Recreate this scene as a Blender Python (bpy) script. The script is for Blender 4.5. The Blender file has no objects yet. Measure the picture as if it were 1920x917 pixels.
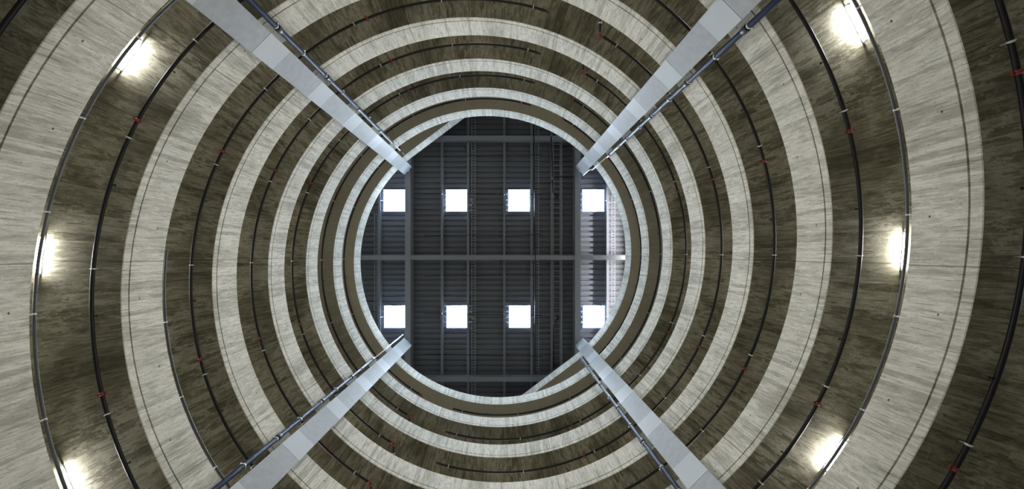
import bpy, bmesh, math, random
from mathutils import Vector, Matrix
PI = math.pi
C = bpy.context.scene.collection
random.seed(7)

# ------------------------------------------------------------------ scale of the place
R = 6.5            # radius of the round shaft
PITCH = 2.9        # rise of a ramp in half a turn
H0 = 9.327         # slab underside at the left, level 0
PAR = 1.122        # slab edge + parapet height
FOC = PITCH / 0.00046868 / R      # focal length in pixels of the 1920 frame
CX, CY = 942.2, 474.4             # zenith in the frame
OX, OY = 0.0721 * R, -0.026 * R   # camera beside the shaft's axis
FLOOR_Z, DECK_Z = -1.55, 27.75
R_OUT = 11.6

# ------------------------------------------------------------------ camera, world, exposure
cam_d = bpy.data.cameras.new('camera')
cam = bpy.data.objects.new('camera', cam_d); C.objects.link(cam)
cam.location = (OX, OY, 0); cam.rotation_euler = (PI, 0, 0)       # looks straight up
cam_d.sensor_width = 36; cam_d.sensor_fit = 'HORIZONTAL'
cam_d.lens = FOC * 36 / 1920
cam_d.shift_x = (960 - CX) / 1920; cam_d.shift_y = (CY - 458.5) / 1920
cam_d.clip_end = 200
S = bpy.context.scene
S.camera = cam
S.view_settings.view_transform = 'Standard'; S.view_settings.look = 'None'
S.view_settings.gamma = 1; S.view_settings.use_curve_mapping = False
S.view_settings.exposure = 0.0
w = bpy.data.worlds.new('world'); S.world = w; w.use_nodes = True
w.node_tree.nodes['Background'].inputs[0].default_value = (.6, .75, 1, 1)
w.node_tree.nodes['Background'].inputs[1].default_value = 0.3

SKYLIGHT = 64.0      # daylight behind the skylight panes
RAMP_FILL = 170.0    # W of each unseen fill light added along a ramp's outer wall
BATTEN = 290.0      # the lit tubes on the lowest soffits
ROOF_FILL = 165.0     # W of an unseen light added under the roof to brighten the right-hand deck

def ramp_z(phi): return H0 + PITCH * (phi / PI - 1)
PHI0, PHI1 = -2.73 * PI, 6 * PI + math.radians(51)

def ramp_fill(phi, strand):
    l = bpy.data.lights.new('ramp_fill', 'AREA'); z = ramp_z(phi); l.energy = RAMP_FILL * (1.9 if z < 4.6 else .5 if z < 8 else .75 if z < 11.5 else 1.0 if z < 19 else .62); l.shape = 'RECTANGLE'  # added light, its strength set by height to balance the storeys
    l.size = 1.5; l.size_y = 0.25; l.color = (1.0, .95, .845)
    o = bpy.data.objects.new('ramp_fill', l); C.objects.link(o)
    a = phi + strand * PI; r = R_OUT - .25
    o.location = (r * math.cos(a), r * math.sin(a), ramp_z(phi) - .45)
    d = Vector((-math.cos(a), -math.sin(a), -0.12))
    o.rotation_euler = d.to_track_quat('-Z', 'Y').to_euler()
for s in (0, 1):
    p = -1.75 * PI
    while p < PHI1 - .1:
        ramp_fill(p, s); p += PI / 4

l = bpy.data.lights.new('roof_fill_light', 'AREA'); l.energy = ROOF_FILL; l.shape = 'RECTANGLE'; l.size = .12; l.size_y = 7.5; l.spread = math.radians(56)
l.color = (1, .97, .92)
o = bpy.data.objects.new('roof_fill_light', l); C.objects.link(o); o.location = (8.0, .3, 26.38)
o.rotation_euler = (0, math.radians(121), 0)

# ------------------------------------------------------------------ materials
def mat(name):
    m = bpy.data.materials.new(name); m.use_nodes = True
    return m, m.node_tree, m.node_tree.nodes['Principled BSDF']
class NT:
    def __init__(self, nt): self.nt = nt
    def n(self, t, **k):
        x = self.nt.nodes.new(t)
        for a, b in k.items(): setattr(x, a, b)
        return x
    def put(self, s, v):
        if isinstance(v, bpy.types.NodeSocket): self.nt.links.new(v, s)
        else: s.default_value = v
    def math(self, op, a, b=0.0, c=0.0):
        x = self.n('ShaderNodeMath', operation=op)
        self.put(x.inputs[0], a); self.put(x.inputs[1], b); self.put(x.inputs[2], c)
        return x.outputs[0]
    def vec(self, x, y, z=0.0):
        c = self.n('ShaderNodeCombineXYZ')
        self.put(c.inputs[0], x); self.put(c.inputs[1], y); self.put(c.inputs[2], z)
        return c.outputs[0]
    def noise(self, v, scale, detail=4, rough=.6):
        x = self.n('ShaderNodeTexNoise'); self.put(x.inputs['Vector'], v)
        x.inputs['Scale'].default_value = scale; x.inputs['Detail'].default_value = detail
        x.inputs['Roughness'].default_value = rough
        return x.outputs[0]
    def ramp(self, f, stops):
        x = self.n('ShaderNodeValToRGB'); self.put(x.inputs[0], f)
        e = x.color_ramp.elements
        while len(e) < len(stops): e.new(.5)
        for k, (p, c) in enumerate(stops):
            e[k].position = p; e[k].color = (c[0], c[1], c[2], 1) if not isinstance(c, (int, float)) else (c, c, c, 1)
        return x.outputs[0]
    def mix(self, f, a, b, mode='MIX'):
        x = self.n('ShaderNodeMix', data_type='RGBA', blend_type=mode)
        self.put(x.inputs[0], f)
        for s, v in ((x.inputs[6], a), (x.inputs[7], b)):
            self.put(s, v if isinstance(v, bpy.types.NodeSocket) else (*v, 1))
        return x.outputs[2]

def concrete(name, light, mid, dark, patch, board=.09, holes=None, seed=0.0, lo=.46, hi=.60, top_tone=None):
    """board-marked concrete; u runs round the shaft in metres, v across the boards"""
    m, nt, b = mat(name); N = NT(nt)
    uv = N.n('ShaderNodeUVMap'); sp = N.n('ShaderNodeSeparateXYZ'); N.put(sp.inputs[0], uv.outputs[0])
    u, v = sp.outputs[0], sp.outputs[1]
    wob = N.math('MULTIPLY', N.noise(N.vec(N.math('MULTIPLY', u, .5), v, seed), 1.2, 2), .05)
    ub = N.math('DIVIDE', N.math('ADD', u, wob), board)
    idx = N.math('FLOOR', ub); fr = N.math('FRACT', ub)
    wn = N.n('ShaderNodeTexWhiteNoise', noise_dimensions='1D'); N.put(wn.inputs['W'], idx)
    tone = wn.outputs[0]
    streak = N.noise(N.vec(N.math('MULTIPLY', u, 24.0), N.math('MULTIPLY', v, 2.1), N.math('MULTIPLY', idx, 1.7)), 1.0, 7, .70)
    blot = N.noise(N.vec(N.math('MULTIPLY', u, 1.0), N.math('MULTIPLY', v, .55), seed + 3), 1.1, 5, .62)
    flake = N.noise(N.vec(N.math('MULTIPLY', u, 7.0), N.math('MULTIPLY', v, 2.2), N.math('MULTIPLY', idx, 3.3)), 1.3, 5, .7)
    fine = N.noise(N.vec(N.math('MULTIPLY', u, 40.0), N.math('MULTIPLY', v, 14.0), seed), 1.0, 4, .7)
    f = N.math('ADD', N.math('MULTIPLY', streak, .62), N.math('MULTIPLY', tone, .13))
    f = N.math('ADD', f, N.math('MULTIPLY', blot, .38)); f = N.math('SUBTRACT', f, .04)
    col = N.ramp(f, [(lo - .06, dark), ((lo + hi) / 2, mid), (hi + .02, light)])
    pm = N.math('MULTIPLY', N.ramp(blot, [(.44, 0), (.58, 1)]), N.ramp(flake, [(.48, 0), (.53, 1)]))
    col = N.mix(N.math('MULTIPLY', pm, patch[3]), col, patch[:3])
    # board joints, worn in places
    edge = N.math('LESS_THAN', N.math('ABSOLUTE', N.math('SUBTRACT', fr, .5)), .055)
    worn = N.ramp(N.noise(N.vec(N.math('MULTIPLY', u, 2.5), N.math('MULTIPLY', v, 1.6), seed + 9), 1.4, 3), [(.47, 0), (.62, 1)])
    col = N.mix(N.math('MULTIPLY', N.math('MULTIPLY', edge, worn), .60), col, [x * .25 for x in dark])
    # pour joints
    pj = N.math('LESS_THAN', N.math('FRACT', N.math('DIVIDE', u, 4.083)), .0045)
    col = N.mix(N.math('MULTIPLY', pj, .65), col, [x * .3 for x in dark])
    col = N.mix(N.ramp(fine, [(.33, .7), (.41, 0)]), col, [x * .45 for x in dark])
    if holes:       # form-tie holes
        hu = N.math('SUBTRACT', N.math('FRACT', N.math('DIVIDE', u, holes[0])), .5)
        hv = N.math('SUBTRACT', v, N.math('ADD', holes[1], N.math('MULTIPLY', N.math('FLOOR', N.math('MULTIPLY', N.math('FRACT', N.math('DIVIDE', u, holes[0] * 2)), 2)), holes[2])))
        d = N.math('SQRT', N.math('ADD', N.math('POWER', N.math('MULTIPLY', hu, holes[0]), 2), N.math('POWER', hv, 2)))
        col = N.mix(N.math('MULTIPLY', N.math('LESS_THAN', d, .018), .85), col, (.03, .03, .025))
    if top_tone:       # colour fades to one even, paler tone towards the top
        gm = N.n('ShaderNodeNewGeometry'); sz = N.n('ShaderNodeSeparateXYZ'); N.put(sz.inputs[0], gm.outputs['Position'])
        k = N.n('ShaderNodeMapRange'); N.put(k.inputs[0], sz.outputs[2])
        for i, v_ in ((1, 19.3), (2, 21.6), (3, 0.0), (4, .88)): k.inputs[i].default_value = v_
        col = N.mix(k.outputs[0], col, top_tone)
    N.put(b.inputs['Base Color'], col)
    b.inputs['Roughness'].default_value = .82
    b.inputs['Specular IOR Level'].default_value = .25
    bp = N.n('ShaderNodeBump'); bp.inputs['Strength'].default_value = .35; bp.inputs['Distance'].default_value = .006
    N.put(bp.inputs['Height'], N.math('ADD', streak, N.math('MULTIPLY', edge, -.4))); N.put(b.inputs['Normal'], bp.outputs[0])
    return m

def plain(name, col, rough=.5, metal=0.0, var=.15, scale=3.0, spec=.5):
    m, nt, b = mat(name); N = NT(nt)
    tc = N.n('ShaderNodeTexCoord')
    nz = N.noise(tc.outputs['Object'], scale, 5, .6)
    c = N.mix(N.ramp(nz, [(.3, 0), (.7, 1)]), [x * (1 - var) for x in col], [min(1, x * (1 + var)) for x in col])
    N.put(b.inputs['Base Color'], c)
    b.inputs['Roughness'].default_value = rough; b.inputs['Metallic'].default_value = metal
    b.inputs['Specular IOR Level'].default_value = spec
    return m
def glow(name, col, strength):
    m, nt, b = mat(name)
    b.inputs['Base Color'].default_value = (*col, 1)
    b.inputs['Emission Color'].default_value = (*col, 1); b.inputs['Emission Strength'].default_value = strength
    return m

M = {}
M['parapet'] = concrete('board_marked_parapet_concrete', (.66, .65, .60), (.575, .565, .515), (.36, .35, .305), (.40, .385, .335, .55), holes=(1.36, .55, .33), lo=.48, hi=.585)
M['soffit'] = concrete('raw_soffit_concrete', (.265, .252, .195), (.172, .162, .115), (.082, .076, .05), (.38, .365, .30, .7), seed=17.0, board=.11, top_tone=(.34, .315, .25))
M['deckslab'] = plain('ramp_deck_concrete', (.40, .39, .36), .8)
M['wall'] = plain('outer_wall_concrete', (.42, .41, .38), .85)
M['floor'] = plain('floor_concrete', (.40, .39, .36), .7)
M['deck'] = plain('dark_roof_deck', (.135, .142, .168), .42, 0, .08, .8)
M['beam'] = plain('grey_beam_paint', (.26, .275, .31), .42, 0, .06)
M['purlin'] = plain('grey_purlin_paint', (.22, .235, .27), .42, 0, .06)
M['galv'] = plain('galvanised_tray', (.34, .36, .40), .4, .5, .15)
M['clad_light'] = plain('smooth_pale_cladding', (.44, .47, .505), .42, 0, .02, 1.2, .25)
M['clad_dark'] = plain('mottled_galvanised_cladding', (.335, .345, .36), .45, 0, .09, 5.0, .25)
M['gap'] = plain('joint_black', (.03, .03, .035), .8)
M['white_steel'] = plain('white_painted_steel', (.75, .77, .80), .35)
M['pipe'] = plain('black_pipe', (.008, .008, .011), .45, 0, .1, 3, .3)
M['riser'] = plain('blue_black_pipe', (.013, .021, .058), .45, 0, .1, 3, .22)
M['collar'] = plain('dark_coupling', (.02, .022, .04), .35)
M['clip'] = plain('zinc_clip', (.55, .56, .56), .35, .3)
M['red'] = plain('red_coupling_paint', (.19, .02, .014), .45)
M['rail'] = plain('grey_conduit', (.07, .073, .08), .4, .2)
M['conduit'] = plain('white_conduit', (.82, .84, .86), .3)
M['black'] = plain('black_plastic', (.012, .012, .015), .4)
M['day'] = glow('skylight_daylight', (.70, .85, 1.0), SKYLIGHT)
M['led'] = glow('lamp_diffuser', (1.0, .985, .95), BATTEN)
M['curb'] = plain('glow_tinted_curb', (.22, .27, .42), .6)  # blue tint painted in for the glow around the skylights

# ------------------------------------------------------------------ helpers
def link_mesh(name, bm, m, parent=None, smooth=False):
    me = bpy.data.meshes.new(name); bm.to_mesh(me); bm.free()
    if smooth:
        for p in me.polygons: p.use_smooth = True
    for x in (m if isinstance(m, (list, tuple)) else [m]): me.materials.append(x)
    o = bpy.data.objects.new(name, me); C.objects.link(o)
    if parent: o.parent = parent
    return o
def thing(name, label, cat, loc=(0, 0, 0), rz=0, group=None):
    o = bpy.data.objects.new(name, None); C.objects.link(o)
    o.location = loc; o.rotation_euler = (0, 0, rz); o.empty_display_size = .2
    return tag(o, label, cat, group)
def tag(o, label, cat, group=None):
    o['label'] = label; o['category'] = cat
    if group: o['group'] = group
    return o
def box(bm, x0, x1, y0, y1, z0, z1, mx=None, mi=0):
    vs = [bm.verts.new((mx @ Vector(p)) if mx else p) for p in
          ((x0, y0, z0), (x1, y0, z0), (x1, y1, z0), (x0, y1, z0), (x0, y0, z1), (x1, y0, z1), (x1, y1, z1), (x0, y1, z1))]
    for f in ((0, 3, 2, 1), (4, 5, 6, 7), (0, 1, 5, 4), (1, 2, 6, 5), (2, 3, 7, 6), (3, 0, 4, 7)):
        q = bm.faces.new([vs[i] for i in f]); q.material_index = mi
def tube(bm, pts, r, n=10, cap=True):
    """swept tube through points with parallel-transported frames"""
    pts = [Vector(p) for p in pts]; rings = []
    nrm = None
    for i, p in enumerate(pts):
        t = (pts[min(i + 1, len(pts) - 1)] - pts[max(i - 1, 0)]).normalized()
        if nrm is None:
            a = Vector((0, 0, 1)) if abs(t.z) < .9 else Vector((1, 0, 0))
            nrm = (a - t * a.dot(t)).normalized()
        else: nrm = (nrm - t * nrm.dot(t)).normalized()
        bn = t.cross(nrm); rr = r[i] if isinstance(r, (list, tuple)) else r
        rings.append([bm.verts.new(p + (nrm * math.cos(2 * PI * k / n) + bn * math.sin(2 * PI * k / n)) * rr) for k in range(n)])
    for a, b in zip(rings, rings[1:]):
        for k in range(n):
            f = bm.faces.new((a[k], a[(k + 1) % n], b[(k + 1) % n], b[k])); f.smooth = True
    if cap:
        bm.faces.new(list(reversed(rings[0]))); bm.faces.new(rings[-1])
def W(px, py, z):
    """the point of the place at height z seen at a pixel of the survey photograph"""
    return ((px - CX) * z / FOC + OX, (py - CY) * z / FOC + OY, z)
def on_ramp(phi, r, dz, strand=0):
    a = phi + strand * PI
    return Vector((r * math.cos(a), r * math.sin(a), ramp_z(phi) + dz))

# ------------------------------------------------------------------ the setting: two intertwined spiral ramps
def sweep(name, strips, m, parent, rot):
    """strips: list of profile segments ((r0,z0),(r1,z1)); u = arc length, v = distance across. After PHI1 the ramp leaves on a tangent."""
    bm = bmesh.new(); uvl = bm.loops.layers.uv.new('UVMap')
    st = []
    n = 760
    for i in range(n + 1):
        st.append(('c', PHI0 + (PHI1 - PHI0) * i / n))
    for i in range(1, 13): st.append(('s', i * .75))
    slope = PITCH / (PI * R)
    def pt(s, r, z):
        if s[0] == 'c':
            a = s[1] + rot; return (r * math.cos(a), r * math.sin(a), ramp_z(s[1]) + z)
        a = PHI1 + rot
        return (r * math.cos(a) - s[1] * math.sin(a), r * math.sin(a) + s[1] * math.cos(a), ramp_z(PHI1) + slope * s[1] + z)
    def uu(s): return s[1] * R if s[0] == 'c' else PHI1 * R + s[1]
    for (p0, p1, v0) in strips:
        L = math.hypot(p1[0] - p0[0], p1[1] - p0[1])
        va = [bm.verts.new(pt(s, *p0)) for s in st]; vb = [bm.verts.new(pt(s, *p1)) for s in st]
        for i in range(len(st) - 1):
            f = bm.faces.new((va[i], va[i + 1], vb[i + 1], vb[i])); f.smooth = True
            us = (uu(st[i]), uu(st[i + 1]), uu(st[i + 1]), uu(st[i]))
            for l, u_, v_ in zip(f.loops, us, (v0, v0, v0 + L, v0 + L)): l[uvl].uv = (u_, v_)
    # end caps
    for s in (st[0], st[-1]):
        vs = [bm.verts.new(pt(s, *p[0])) for p in strips]
        bm.faces.new(vs)
    o = link_mesh(name, bm, m, parent)
    return o
def prof(pts, v0=0.0):
    out = []; v = v0
    for a, b in zip(pts, pts[1:] + pts[:1]):
        out.append((a, b, v)); v += math.hypot(b[0] - a[0], b[1] - a[1])
    return out
GR = .19
for s in (0, 1):
    ramp = bpy.data.objects.new('spiral_ramp', None); C.objects.link(ramp); ramp['kind'] = 'structure'
    ramp['label'] = ('concrete spiral ramp whose straight top parapet cuts across the lower right of the roof opening',
                     'concrete spiral ramp whose straight top parapet cuts across the upper left of the roof opening')[s]
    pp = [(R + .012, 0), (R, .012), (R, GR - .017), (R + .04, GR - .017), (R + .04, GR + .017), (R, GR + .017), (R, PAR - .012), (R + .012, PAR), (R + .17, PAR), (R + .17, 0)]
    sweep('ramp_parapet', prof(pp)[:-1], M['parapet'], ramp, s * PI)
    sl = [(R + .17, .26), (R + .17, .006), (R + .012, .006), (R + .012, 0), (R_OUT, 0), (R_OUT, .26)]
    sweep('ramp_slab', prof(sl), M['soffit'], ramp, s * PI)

def structure(name, bm, m, smooth=False):
    o = link_mesh(name, bm, m, None, smooth); o['kind'] = 'structure'; return o
bm = bmesh.new()                                   # outer wall
n = 96
lo_ = [bm.verts.new((R_OUT * math.cos(2 * PI * i / n), R_OUT * math.sin(2 * PI * i / n), FLOOR_Z)) for i in range(n)]
hi_ = [bm.verts.new((v.co.x, v.co.y, DECK_Z + .3)) for v in lo_]
lo2 = [bm.verts.new((v.co.x * 1.02, v.co.y * 1.02, FLOOR_Z)) for v in lo_]
hi2 = [bm.verts.new((v.co.x * 1.02, v.co.y * 1.02, DECK_Z + .3)) for v in lo_]
for i in range(n):
    j = (i + 1) % n
    bm.faces.new((lo_[j], lo_[i], hi_[i], hi_[j])); bm.faces.new((lo2[i], lo2[j], hi2[j], hi2[i])); bm.faces.new((hi_[i], hi2[i], hi2[j], hi_[j]))
structure('wall_outer', bm, M['wall'])
bm = bmesh.new(); box(bm, -12.2, 12.2, -12.2, 12.2, FLOOR_Z - .2, FLOOR_Z); structure('floor', bm, M['floor'])

# corrugated roof deck, ribs running left to right
bm = bmesh.new()
per, dep = .292, .085
y = -11.8; prof_d = []
while y < 11.8:
    prof_d += [(y, DECK_Z), (y + .185, DECK_Z), (y + .205, DECK_Z + dep), (y + .272, DECK_Z + dep)]; y += per
for x0, x1 in ((-11.9, 11.9),):
    va = [bm.verts.new((x0, a, b)) for a, b in prof_d]; vb = [bm.verts.new((x1, a, b)) for a, b in prof_d]
    for i in range(len(prof_d) - 1): bm.faces.new((va[i], va[i + 1], vb[i + 1], vb[i]))
box(bm, -12, 12, -12, 12, DECK_Z + dep + .03, DECK_Z + dep + .2)
structure('ceiling', bm, M['deck'])
# ------------------------------------------------------------------ roof steel
def i_beam(name, a, b, wf, zb, zt, m, label, cat, group, tf=.02, tw=.02):
    """I section from plan point a to b, underside zb, top zt"""
    L = math.hypot(b[0] - a[0], b[1] - a[1]); ang = math.atan2(b[1] - a[1], b[0] - a[0])
    bm = bmesh.new()
    h = zt - zb
    sec = [(-wf / 2, 0), (wf / 2, 0), (wf / 2, tf), (tw / 2, tf), (tw / 2, h - tf), (wf / 2, h - tf), (wf / 2, h), (-wf / 2, h), (-wf / 2, h - tf), (-tw / 2, h - tf), (-tw / 2, tf), (-wf / 2, tf)]
    A = [bm.verts.new((0, y, z)) for y, z in sec]; B = [bm.verts.new((L, y, z)) for y, z in sec]
    for i in range(12):
        j = (i + 1) % 12; bm.faces.new((A[i], A[j], B[j], B[i]))
    bm.faces.new(list(reversed(A))); bm.faces.new(B)
    bmesh.ops.recalc_face_normals(bm, faces=bm.faces)
    o = link_mesh(name, bm, m); o.location = (a[0], a[1], zb); o.rotation_euler = (0, 0, ang)
    return tag(o, label, cat, group)
ZB = 26.85
XL, XR = W(764.5, 480, ZB)[0], W(1083.5, 480, ZB)[0]
i_beam('roof_girder', (XL, -9.2), (XL, 9.2), .30, ZB, DECK_Z - .004, M['beam'], 'wide grey roof girder running top to bottom, left of the two', 'beam', 'roof girders')
i_beam('roof_girder', (XR, -9.2), (XR, 9.2), .30, ZB, DECK_Z - .004, M['beam'], 'wide grey roof girder running top to bottom, right of the two', 'beam', 'roof girders')
for py, lab in ((258.5, 'topmost in the opening, above the upper skylights'), (483, 'middle of three, between the two rows of skylights'), (711.5, 'lowest in the opening, below the lower skylights')):
    yy = W(0, py, ZB + .03)[1]
    xs = [(-9.2, XL - .15), (XL + .15, XR - .15), (XR + .15, 9.2)]
    t = thing('cross_beam', 'grey cross beam running left to right, ' + lab, 'beam', (0, yy, ZB + .03), 0, 'cross beams')
    for a, b in xs:
        bm = bmesh.new(); box(bm, a, b, -.125, .125, 0, .02); box(bm, a, b, -.01, .01, .02, .48); box(bm, a, b, -.125, .125, .48, .50)
        link_mesh('beam_length', bm, M['beam'], t)
PZ0 = 27.39
purlin_at = [(711, 'left of the leftmost skylights'), (828.5, 'left of the second column of skylights'), (877.5, 'right of the second column of skylights'),
             (945.5, 'left of the third column of skylights'), (997, 'right of the third column of skylights'), (1034.5, 'along the left side of the wide cable ladder'),
             (1053, 'along the right side of the wide cable ladder'), (1139.5, 'right of the rightmost skylights')]
for px, lab in purlin_at:
    X = W(px, 480, PZ0)[0]
    wd = .12 if px not in (1034.5, 1053) else .085
    i_beam('roof_purlin', (X, -9), (X, 9), wd, PZ0, DECK_Z, M['purlin'], 'slim grey roof purlin ' + lab, 'purlin', 'roof purlins', .012, .012)

# ------------------------------------------------------------------ skylights
def skylight(px0, px1, py0, py1, label, side):
    z = DECK_Z - .10
    x0, y0, _ = W(px0, py0, z); x1, y1, _ = W(px1, py1, z); cx, cy = (x0 + x1) / 2, (y0 + y1) / 2
    hx, hy = (x1 - x0) / 2, (y1 - y0) / 2
    t = thing('skylight', label, 'skylight', (cx, cy, z), 0, 'square roof skylights')
    bm = bmesh.new(); box(bm, -hx, hx, -hy, hy, .03, .06); link_mesh('pane', bm, M['day'], t)
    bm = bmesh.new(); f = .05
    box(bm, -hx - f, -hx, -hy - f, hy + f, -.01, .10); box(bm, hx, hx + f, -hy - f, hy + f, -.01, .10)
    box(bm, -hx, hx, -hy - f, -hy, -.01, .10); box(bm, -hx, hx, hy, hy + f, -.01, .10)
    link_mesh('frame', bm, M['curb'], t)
    bm = bmesh.new(); box(bm, -.008, .008, -hy, hy, .005, .025); box(bm, -hx, -.0085, -.008, .008, .005, .025); box(bm, .0085, hx, -.008, .008, .005, .025)
    link_mesh('glazing_bar', bm, M['white_steel'], t)
    bm = bmesh.new(); s = side
    tube(bm, [(s * (hx + .05), .0, .03), (s * (hx + .16), .02, -.06), (s * (hx + .26), .08, -.09), (s * (hx + .32), .18, -.06)], .017, 8)
    link_mesh('opener_arm', bm, M['conduit'], t)
rows = [(356, 396, 'upper'), (573.5, 614, 'lower')]
cols = [(719.5, 759, 'first from the left', -1), (836.5, 876.5, 'second from the left', 1), (953.5, 992.5, 'third from the left', 1), (1092.5, 1132, 'rightmost', 1)]
for y0, y1, rn in rows:
    for x0, x1, cn, sd in cols:
        d = 1.3 if rn == 'lower' else 0
        skylight(x0 + d, x1 + d, y0, y1, 'bright square skylight, %s in the %s row of four' % (cn, rn), sd)

# ------------------------------------------------------------------ cable ladders under the deck
def ladder(px0, px1, py0, py1, z, step, label, rail_w=.03):
    x0, y0, _ = W(px0, py0, z); x1, y1, _ = W(px1, py1, z)
    t = thing('cable_ladder', label, 'cable tray', (x0, y0, z), 0, 'cable ladders under the roof')
    wd, L = x1 - x0, y1 - y0
    for xx in (0, wd):
        bm = bmesh.new(); box(bm, xx - rail_w / 2, xx + rail_w / 2, 0, L, 0, .06); link_mesh('side_rail', bm, M['galv'], t)
    bm = bmesh.new(); box(bm, rail_w / 2, wd - rail_w / 2, -.012, .012, .01, .03)
    first = link_mesh('rung', bm, M['galv'], t)
    k = int(L / step)
    first.location = (0, step * .5, 0)
    for i in range(1, k):
        c = first.copy(); C.objects.link(c); c.parent = t; c.location = (0, step * (i + .5), 0)
    for i in range(1, 6):
        yy = L * i / 6 + .03
        bm = bmesh.new(); tube(bm, [(wd / 2 - .05 * min(1, wd * 3), yy, .03), (wd / 2 - .05 * min(1, wd * 3), yy, DECK_Z - z)], .008, 6)
        link_mesh('hanger_rod', bm, M['galv'], t)
ladder(884, 891, 222, 742, 27.42, .152, 'narrow cable ladder beside the second column of skylights')
ladder(1002.5, 1010, 222, 702, 27.42, .152, 'narrow cable ladder beside the third column of skylights')
ladder(1037.5, 1050, 256, 690, 27.45, .285, 'wide cable ladder with widely spaced rungs, beside the right girder')
ladder(702, 707.5, 400, 600, 27.42, .152, 'narrow cable ladder at the far left of the opening')
ladder(1147, 1153, 366, 575, 27.42, .152, 'narrow cable ladder at the far right of the opening')

# ------------------------------------------------------------------ thin pipes under the roof
def roof_pipe(pxs, z, r, label, name='roof_sprinkler_pipe', heads=True):
    pts = [Vector(W(px, py, z)) for px, py in pxs]
    o = thing(name, label, 'pipe', pts[0], 0, 'thin pipes under the roof')
    q = [p - pts[0] for p in pts]
    bm = bmesh.new(); tube(bm, q, r, 8); link_mesh('pipe_run', bm, M['pipe'], o)
    if heads:
        d = (q[-1] - q[0]).normalized(); L = (q[-1] - q[0]).length
        for px in (828.5, 945.5):
            X = W(px, 480, z)[0] - pts[0].x
            f = X / (q[-1].x - q[0].x) if abs(q[-1].x - q[0].x) > 1e-4 else .5
            c = q[0] + (q[-1] - q[0]) * f
            bm = bmesh.new(); tube(bm, [c - d * .03, c + d * .03], r * 2.0, 10); tube(bm, [c, c + Vector((0, 0, -.07))], .012, 6)
            link_mesh('clip', bm, M['clip'], o)
for ya, yb, lab in ((293.5, 290, 'highest of the six in the opening'), (363, 365, 'crossing the upper skylights'), (442, 440, 'just above the middle cross beam'),
                    (517.5, 515.5, 'just below the middle cross beam'), (588, 591.5, 'crossing the lower skylights'), (664.5, 668.5, 'lowest of the six in the opening')):
    roof_pipe([(797, ya), (1016, yb)], 27.30, .015, 'thin dark roof pipe running left to right, ' + lab)
roof_pipe([(1001, 214), (1003, 470), (1003.5, 480), (1003, 700)], 26.75, .022, 'thin dark roof pipe running top to bottom beside the narrow cable ladder', heads=False)
roof_pipe([(1033.5, 256), (1036, 331), (1040, 331.2), (1077, 331)], 26.72, .026, 'black pipe from the upper right column bending up the wide cable ladder', heads=False)
# round black fixtures on bent arms
def fixture(pts, label):
    z = 26.75
    P = [Vector(W(px, py, z)) for px, py in pts]
    o = thing('ceiling_fixture', label, 'ceiling fixture', P[0], 0, 'round black fixtures under the roof')
    q = [p - P[0] for p in P]
    bm = bmesh.new(); tube(bm, q, .03, 8); link_mesh('arm', bm, M['black'], o)
    bm = bmesh.new(); bmesh.ops.create_uvsphere(bm, u_segments=20, v_segments=12, radius=.115, matrix=Matrix.Translation(q[-1]) @ Matrix.Diagonal((1, 1, .8, 1)))
    link_mesh('head', bm, M['black'], o, True)
    bm = bmesh.new(); tube(bm, [q[-1] + Vector((0, 0, .07)), q[-1] + Vector((0, 0, .35))], .03, 8); tube(bm, [q[0], q[0] + Vector((0, 0, .7))], .02, 8)
    link_mesh('stem', bm, M['black'], o)
fixture([(1036, 338), (1036, 357), (1043, 368)], 'round black fixture on a bent arm, near the upper right column')
fixture([(1038, 690), (1038, 612), (1045.5, 596)], 'round black fixture on a long arm, near the lower right column')

# ------------------------------------------------------------------ four clad columns
RC, CW, CD = .975 * R, .57, .118
COL_TOP = 26.62
def column(ang, start, step, last, label):
    a = math.radians(ang)
    t = thing('clad_column', label, 'column', (RC * math.cos(a), RC * math.sin(a), FLOOR_Z), a, 'metal clad columns')
    # local x points outwards from the shaft's axis, y along the wall
    def z(v): return v - FLOOR_Z
    bm = bmesh.new(); box(bm, .022, CD - .004, -CW / 2 + .022, CW / 2 - .022, 0, z(COL_TOP - .02)); link_mesh('backing', bm, M['gap'], t)
    bm = bmesh.new(); tube(bm, [(.085, .0, z(COL_TOP - .02)), (.085, .0, z(ZB))], .085, 20); link_mesh('steel_core', bm, M['white_steel'], t)
    def panel(z0, z1, m, lab):
        bm = bmesh.new(); k = .02
        sec = [(0, -CW / 2), (0, CW / 2), (CD, CW / 2), (CD, CW / 2 - k), (k, CW / 2 - k), (k, -CW / 2 + k), (CD, -CW / 2 + k), (CD, -CW / 2)]
        A = [bm.verts.new((x, y, z(z0))) for x, y in sec]; B = [bm.verts.new((x, y, z(z1))) for x, y in sec]
        for i in range(8):
            j = (i + 1) % 8; bm.faces.new((A[i], A[j], B[j], B[i]))
        for q in ((0, 1, 4, 5), (1, 2, 3, 4), (0, 5, 6, 7)):
            bm.faces.new([A[i] for i in q]); bm.faces.new([B[i] for i in reversed(q)])
        bmesh.ops.recalc_face_normals(bm, faces=bm.faces)
        o = link_mesh('cladding_panel', bm, m, t); o['label'] = lab
    j = [start + step * i for i in range(-4, last + 1)]
    panel(FLOOR_Z, j[0] - .006, M['clad_dark'], 'mottled grey panel')
    for i, q in enumerate(j):
        nx = j[i + 1] if i + 1 < len(j) else COL_TOP + .006
        panel(q + .006, q + .95 * step / 2.9, M['clad_light'], 'pale smooth panel')
        if nx - q > 1.2: panel(q + .95 * step / 2.9 + .002, nx - .006, M['clad_dark'], 'mottled grey panel')
    return t
column(225, 10.41, 2.96, 5, 'tall metal clad column at the upper left of the shaft')
column(315, 8.93, 2.92, 5, 'tall metal clad column at the upper right of the shaft')
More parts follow.
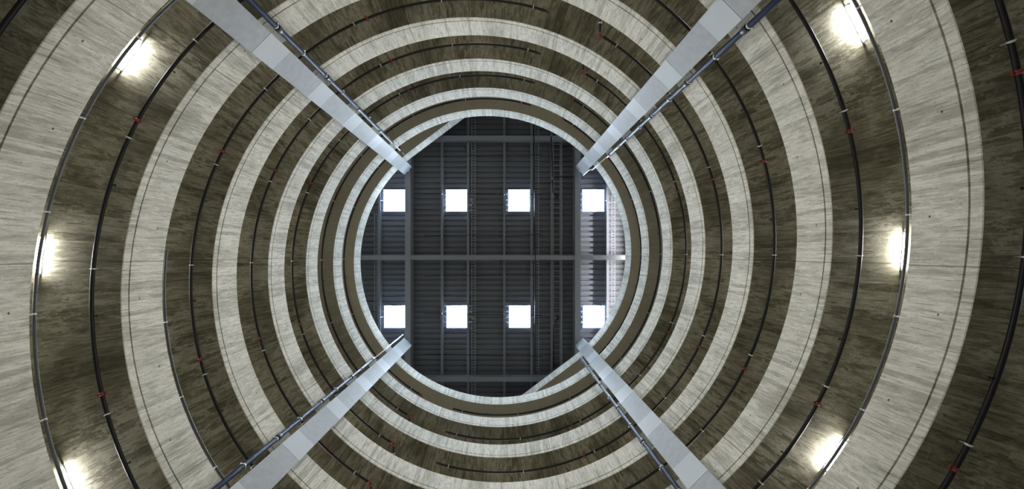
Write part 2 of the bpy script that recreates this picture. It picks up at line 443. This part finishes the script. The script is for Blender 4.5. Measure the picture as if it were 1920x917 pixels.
column(135, 8.93, 2.92, 5, 'tall metal clad column at the lower left of the shaft')
column(45, 10.41, 2.96, 5, 'tall metal clad column at the lower right of the shaft')

# ------------------------------------------------------------------ risers beside the columns
def riser(ang, ztop, conduit, label):
    a = math.radians(ang); rr = .982 * R; off = .455
    x = rr * math.cos(a) - off * math.sin(a); y = rr * math.sin(a) + off * math.cos(a)
    t = thing('riser_pipe', label, 'pipe', (x, y, FLOOR_Z), a, 'riser pipes beside the columns')
    def z(v): return v - FLOOR_Z
    bm = bmesh.new(); tube(bm, [(0, 0, 0), (0, 0, z(ztop))], .056, 16); link_mesh('pipe', bm, M['riser'], t)
    zz = 3.6; k = 0
    lev = (ang / 180.0 - 1) % 1.0
    base = H0 + PITCH * lev
    n0 = -3
    while True:
        zb = base + PITCH * n0; n0 += 1
        if zb < 1.0: continue
        if zb > ztop - .2: break
        bm = bmesh.new(); tube(bm, [(0, 0, z(zb + .42)), (0, 0, z(zb + .60))], .072, 16); link_mesh('coupling', bm, M['collar'], t)
        for dz in (.34, 1.75):
            if zb + dz > ztop - .1: continue
            bm = bmesh.new(); tube(bm, [(0, 0, z(zb + dz)), (0, 0, z(zb + dz + .045))], .064, 16)
            box(bm, .06, .115 if dz < 1.12 else .10, -.015, .015, z(zb + dz), z(zb + dz + .045))
            box(bm, -.02, .02, .06, .085, z(zb + dz), z(zb + dz + .045))
            link_mesh('pipe_clip', bm, M['clip'], t)
    for c in conduit:
        bm = bmesh.new(); tube(bm, [(p[0], p[1], z(p[2])) for p in c[0]], c[1], 10); link_mesh('conduit', bm, M[c[2]], t)
    return t
riser(225, 21.5, [([(.0, 0, 21.5), (0, 0, 23.1)], .030, 'conduit'), ([(.0, 0, 23.1), (0, 0, 24.2)], .030, 'pipe')], 'blue black riser pipe beside the upper left column')
riser(315, 21.2, [([(.0, 0, 21.2), (.0, -.02, 24.6), (-.0, -.12, 25.1), (-.0, -.13, 26.9)], .026, 'conduit')], 'blue black riser pipe ending in a white conduit beside the upper right column')
riser(135, 21.0, [([(.0, 0, 21.0), (0, 0, 26.4)], .030, 'conduit'), ([(0, 0, 26.5), (0, 0, 27.1)], .026, 'conduit')], 'blue black riser pipe ending in a white conduit beside the lower left column')
riser(45, 24.2, [], 'blue black riser pipe beside the lower right column')

# ------------------------------------------------------------------ sprinkler pipes hung under every turn of the ramps
RPIPE, PR, DROP = 1.067 * R, .036, .13
ordn = ['innermost', 'second', 'third', 'fourth', 'fifth', 'sixth', 'outermost']
def sprinkler(strand, j):
    a0, a1 = math.radians(117.3 + 180 * j), math.radians(284.4 + 180 * j)
    if a1 > PHI1: a1 = PHI1 - .02
    left = (j + strand) % 2 == 0
    lab = 'black sprinkler pipe along the %s half of the shaft, %s dark ring from the roof' % ('left' if left else 'right', ordn[min(6, 5 - j)])
    am = (a0 + a1) / 2
    org = on_ramp(am, RPIPE, -DROP, strand)
    t = thing('sprinkler_pipe', lab, 'pipe', org, 0, 'sprinkler pipes under the ramps')
    n = max(8, int((a1 - a0) / math.radians(2)))
    pts = [on_ramp(a0 + (a1 - a0) * i / n, RPIPE, -DROP, strand) - org for i in range(n + 1)]
    bm = bmesh.new(); tube(bm, pts, PR, 10); link_mesh('pipe_run', bm, M['pipe'], t)
    def frame(phi):
        p = on_ramp(phi, RPIPE, -DROP, strand) - org; q = on_ramp(phi + .002, RPIPE, -DROP, strand) - org
        d = (q - p).normalized(); return p, d, Vector((math.cos(phi + strand * PI), math.sin(phi + strand * PI), 0))
    # hanger clips
    for dg in (121.5, 138, 157.6, 179, 199.6, 218, 241, 260.5, 280.8):
        ph = math.radians(dg + 180 * j)
        if ph > a1 - .02: continue
        p, d, o_ = frame(ph)
        bm = bmesh.new(); tube(bm, [p - d * .013, p + d * .013], PR + .006, 10)
        tube(bm, [p + Vector((0, 0, PR)), p + Vector((0, 0, DROP))], .007, 6)
        box(bm, -.012, .02, -.010, .010, -.010, .010, Matrix.Translation(p + o_ * (PR + .012)) @ Matrix.Rotation(ph + strand * PI, 4, 'Z'))
        link_mesh('hanger_clip', bm, M['clip'], t)
    # red grooved couplings with bolt ears
    for dg in (160.6, 202.6, 244):
        ph = math.radians(dg + 180 * j)
        if ph > a1 - .02: continue
        p, d, o_ = frame(ph)
        bm = bmesh.new(); tube(bm, [p - d * .03, p - d * .026, p + d * .026, p + d * .03], [PR + .005, PR + .013, PR + .013, PR + .005], 12)
        rm = Matrix.Translation(p) @ Matrix.Rotation(ph + strand * PI, 4, 'Z')
        box(bm, PR + .01, PR + .042, -.02, .02, -.016, .016, rm); box(bm, -PR - .042, -PR - .01, -.02, .02, -.016, .016, rm)
        link_mesh('coupling', bm, M['red'], t)
    # sprinkler heads: short nipples
    for dg in (150, 172, 192, 212, 232, 252, 272):
        ph = math.radians(dg + 180 * j)
        if ph > a1 - .02: continue
        p, d, o_ = frame(ph)
        bm = bmesh.new(); tube(bm, [p - o_ * PR * .8, p - o_ * (PR + .05)], .011, 8); tube(bm, [p - o_ * (PR + .05), p - o_ * (PR + .058)], .02, 8)
        link_mesh('sprinkler_head', bm, M['pipe'], t)
    # red elbow and stub leaving at the start of the run
    p, d, o_ = frame(a0)
    out = Vector((0, 1 if left else -1, 0))
    bm = bmesh.new(); tube(bm, [p + d * .06, p + d * .015, p + out * .02 - d * .02, p + out * .07 - d * .025], PR + .008, 12); link_mesh('elbow', bm, M['red'], t)
    bm = bmesh.new(); tube(bm, [p + out * .10 - d * .025, p + out * .75 - d * .025], PR * .8, 10); link_mesh('stub_pipe', bm, M['pipe'], t)
    q = p + out * .33 - d * .025
    bm = bmesh.new(); tube(bm, [q - out * .018, q + out * .018], PR + .01, 10); box(bm, -.055, .055, -.012, .012, -.012, .012, Matrix.Translation(q)); link_mesh('hanger_clip', bm, M['clip'], t)
for j in range(-1, 6):
    for s in (0, 1): sprinkler(s, j)

# ------------------------------------------------------------------ conduits on the parapets and the lamp bars they feed
RR, RZ = R + .03, PAR + .10
def parapet_conduit(strand, d0, d1, label):
    a0, a1 = math.radians(d0), math.radians(d1); am = (a0 + a1) / 2; org = on_ramp(am, RR, RZ, strand)
    t = thing('parapet_conduit', label, 'conduit', org, 0, 'conduits on the lowest parapets')
    n = int((d1 - d0) / 2)
    bm = bmesh.new(); tube(bm, [on_ramp(a0 + (a1 - a0) * i / n, RR, RZ, strand) - org for i in range(n + 1)], .024, 10); link_mesh('conduit_run', bm, M['rail'], t)
    d = d0 + 6
    while d < d1:
        ph = math.radians(d); p = on_ramp(ph, RR, RZ, strand) - org; q = on_ramp(ph + .003, RR, RZ, strand) - org
        dr = (q - p).normalized()
        bm = bmesh.new(); tube(bm, [p - dr * .012, p + dr * .012], .029, 10)
        box(bm, -.008, .008, -.010, .010, -.088, -.02, Matrix.Translation(p) @ Matrix.Rotation(ph + strand * PI, 4, 'Z'))
        link_mesh('stand_off_clip', bm, M['clip'], t); d += 13.5
parapet_conduit(0, -80, 182, 'grey conduit along the outermost parapet top on the right, lit by three lamps')
parapet_conduit(1, -80, 50, 'grey conduit along the outermost parapet top on the left, ending by a column')
def tube_lamp(px, py, strand, label):
    """a short tube lamp screwed to the soffit behind the parapet, where it shows over the parapet's edge"""
    z = 9.3
    for _ in range(8):
        x, y, _z = W(px, py, z); a = math.atan2(y, x)
        b = (a - strand * PI) % (2 * PI)
        if b < 2.2 : pass
        # the soffit overhead belongs to the other strand, half a turn further up
        ph = b if b < PI else b - 2 * PI
        zs = ramp_z(ph + PI); z = zs - .10
    t = thing('tube_lamp', label, 'lamp', (x, y, zs), a, 'tube lamps on the lowest soffits')
    r = math.hypot(x, y); sl = PITCH / PI / r
    def q(s, dz): return Vector((-s * s / 2 / r, s, sl * s + dz))
    L = .36
    bm = bmesh.new(); tube(bm, [q(-L, -.018), q(0, -.018), q(L, -.018)], .018, 8); link_mesh('housing', bm, M['white_steel'], t)
    bm = bmesh.new(); tube(bm, [q(-L + .03, -.10), q(0, -.10), q(L - .03, -.10)], .018, 12); link_mesh('lit_tube', bm, M['led'], t)
    for e in (-1, 1):
        bm = bmesh.new(); tube(bm, [q(e * (L - .035), -.10), q(e * L, -.10)], .024, 12); tube(bm, [q(e * (L - .015), -.10), q(e * (L - .015), -.02)], .014, 8)
        link_mesh('lamp_holder', bm, M['white_steel'], t)
tube_lamp(241, 101, 1, 'lit tube lamp behind the outermost left parapet, upper of three')
tube_lamp(71, 478, 1, 'lit tube lamp behind the outermost left parapet, middle of three')
tube_lamp(123, 912, 1, 'lit tube lamp behind the outermost left parapet, lower of three')
tube_lamp(1609, 41, 0, 'lit tube lamp behind the outermost right parapet, upper of three')
tube_lamp(1700, 471, 0, 'lit tube lamp behind the outermost right parapet, middle of three')
tube_lamp(1568, 855, 0, 'lit tube lamp behind the outermost right parapet, lower of three')
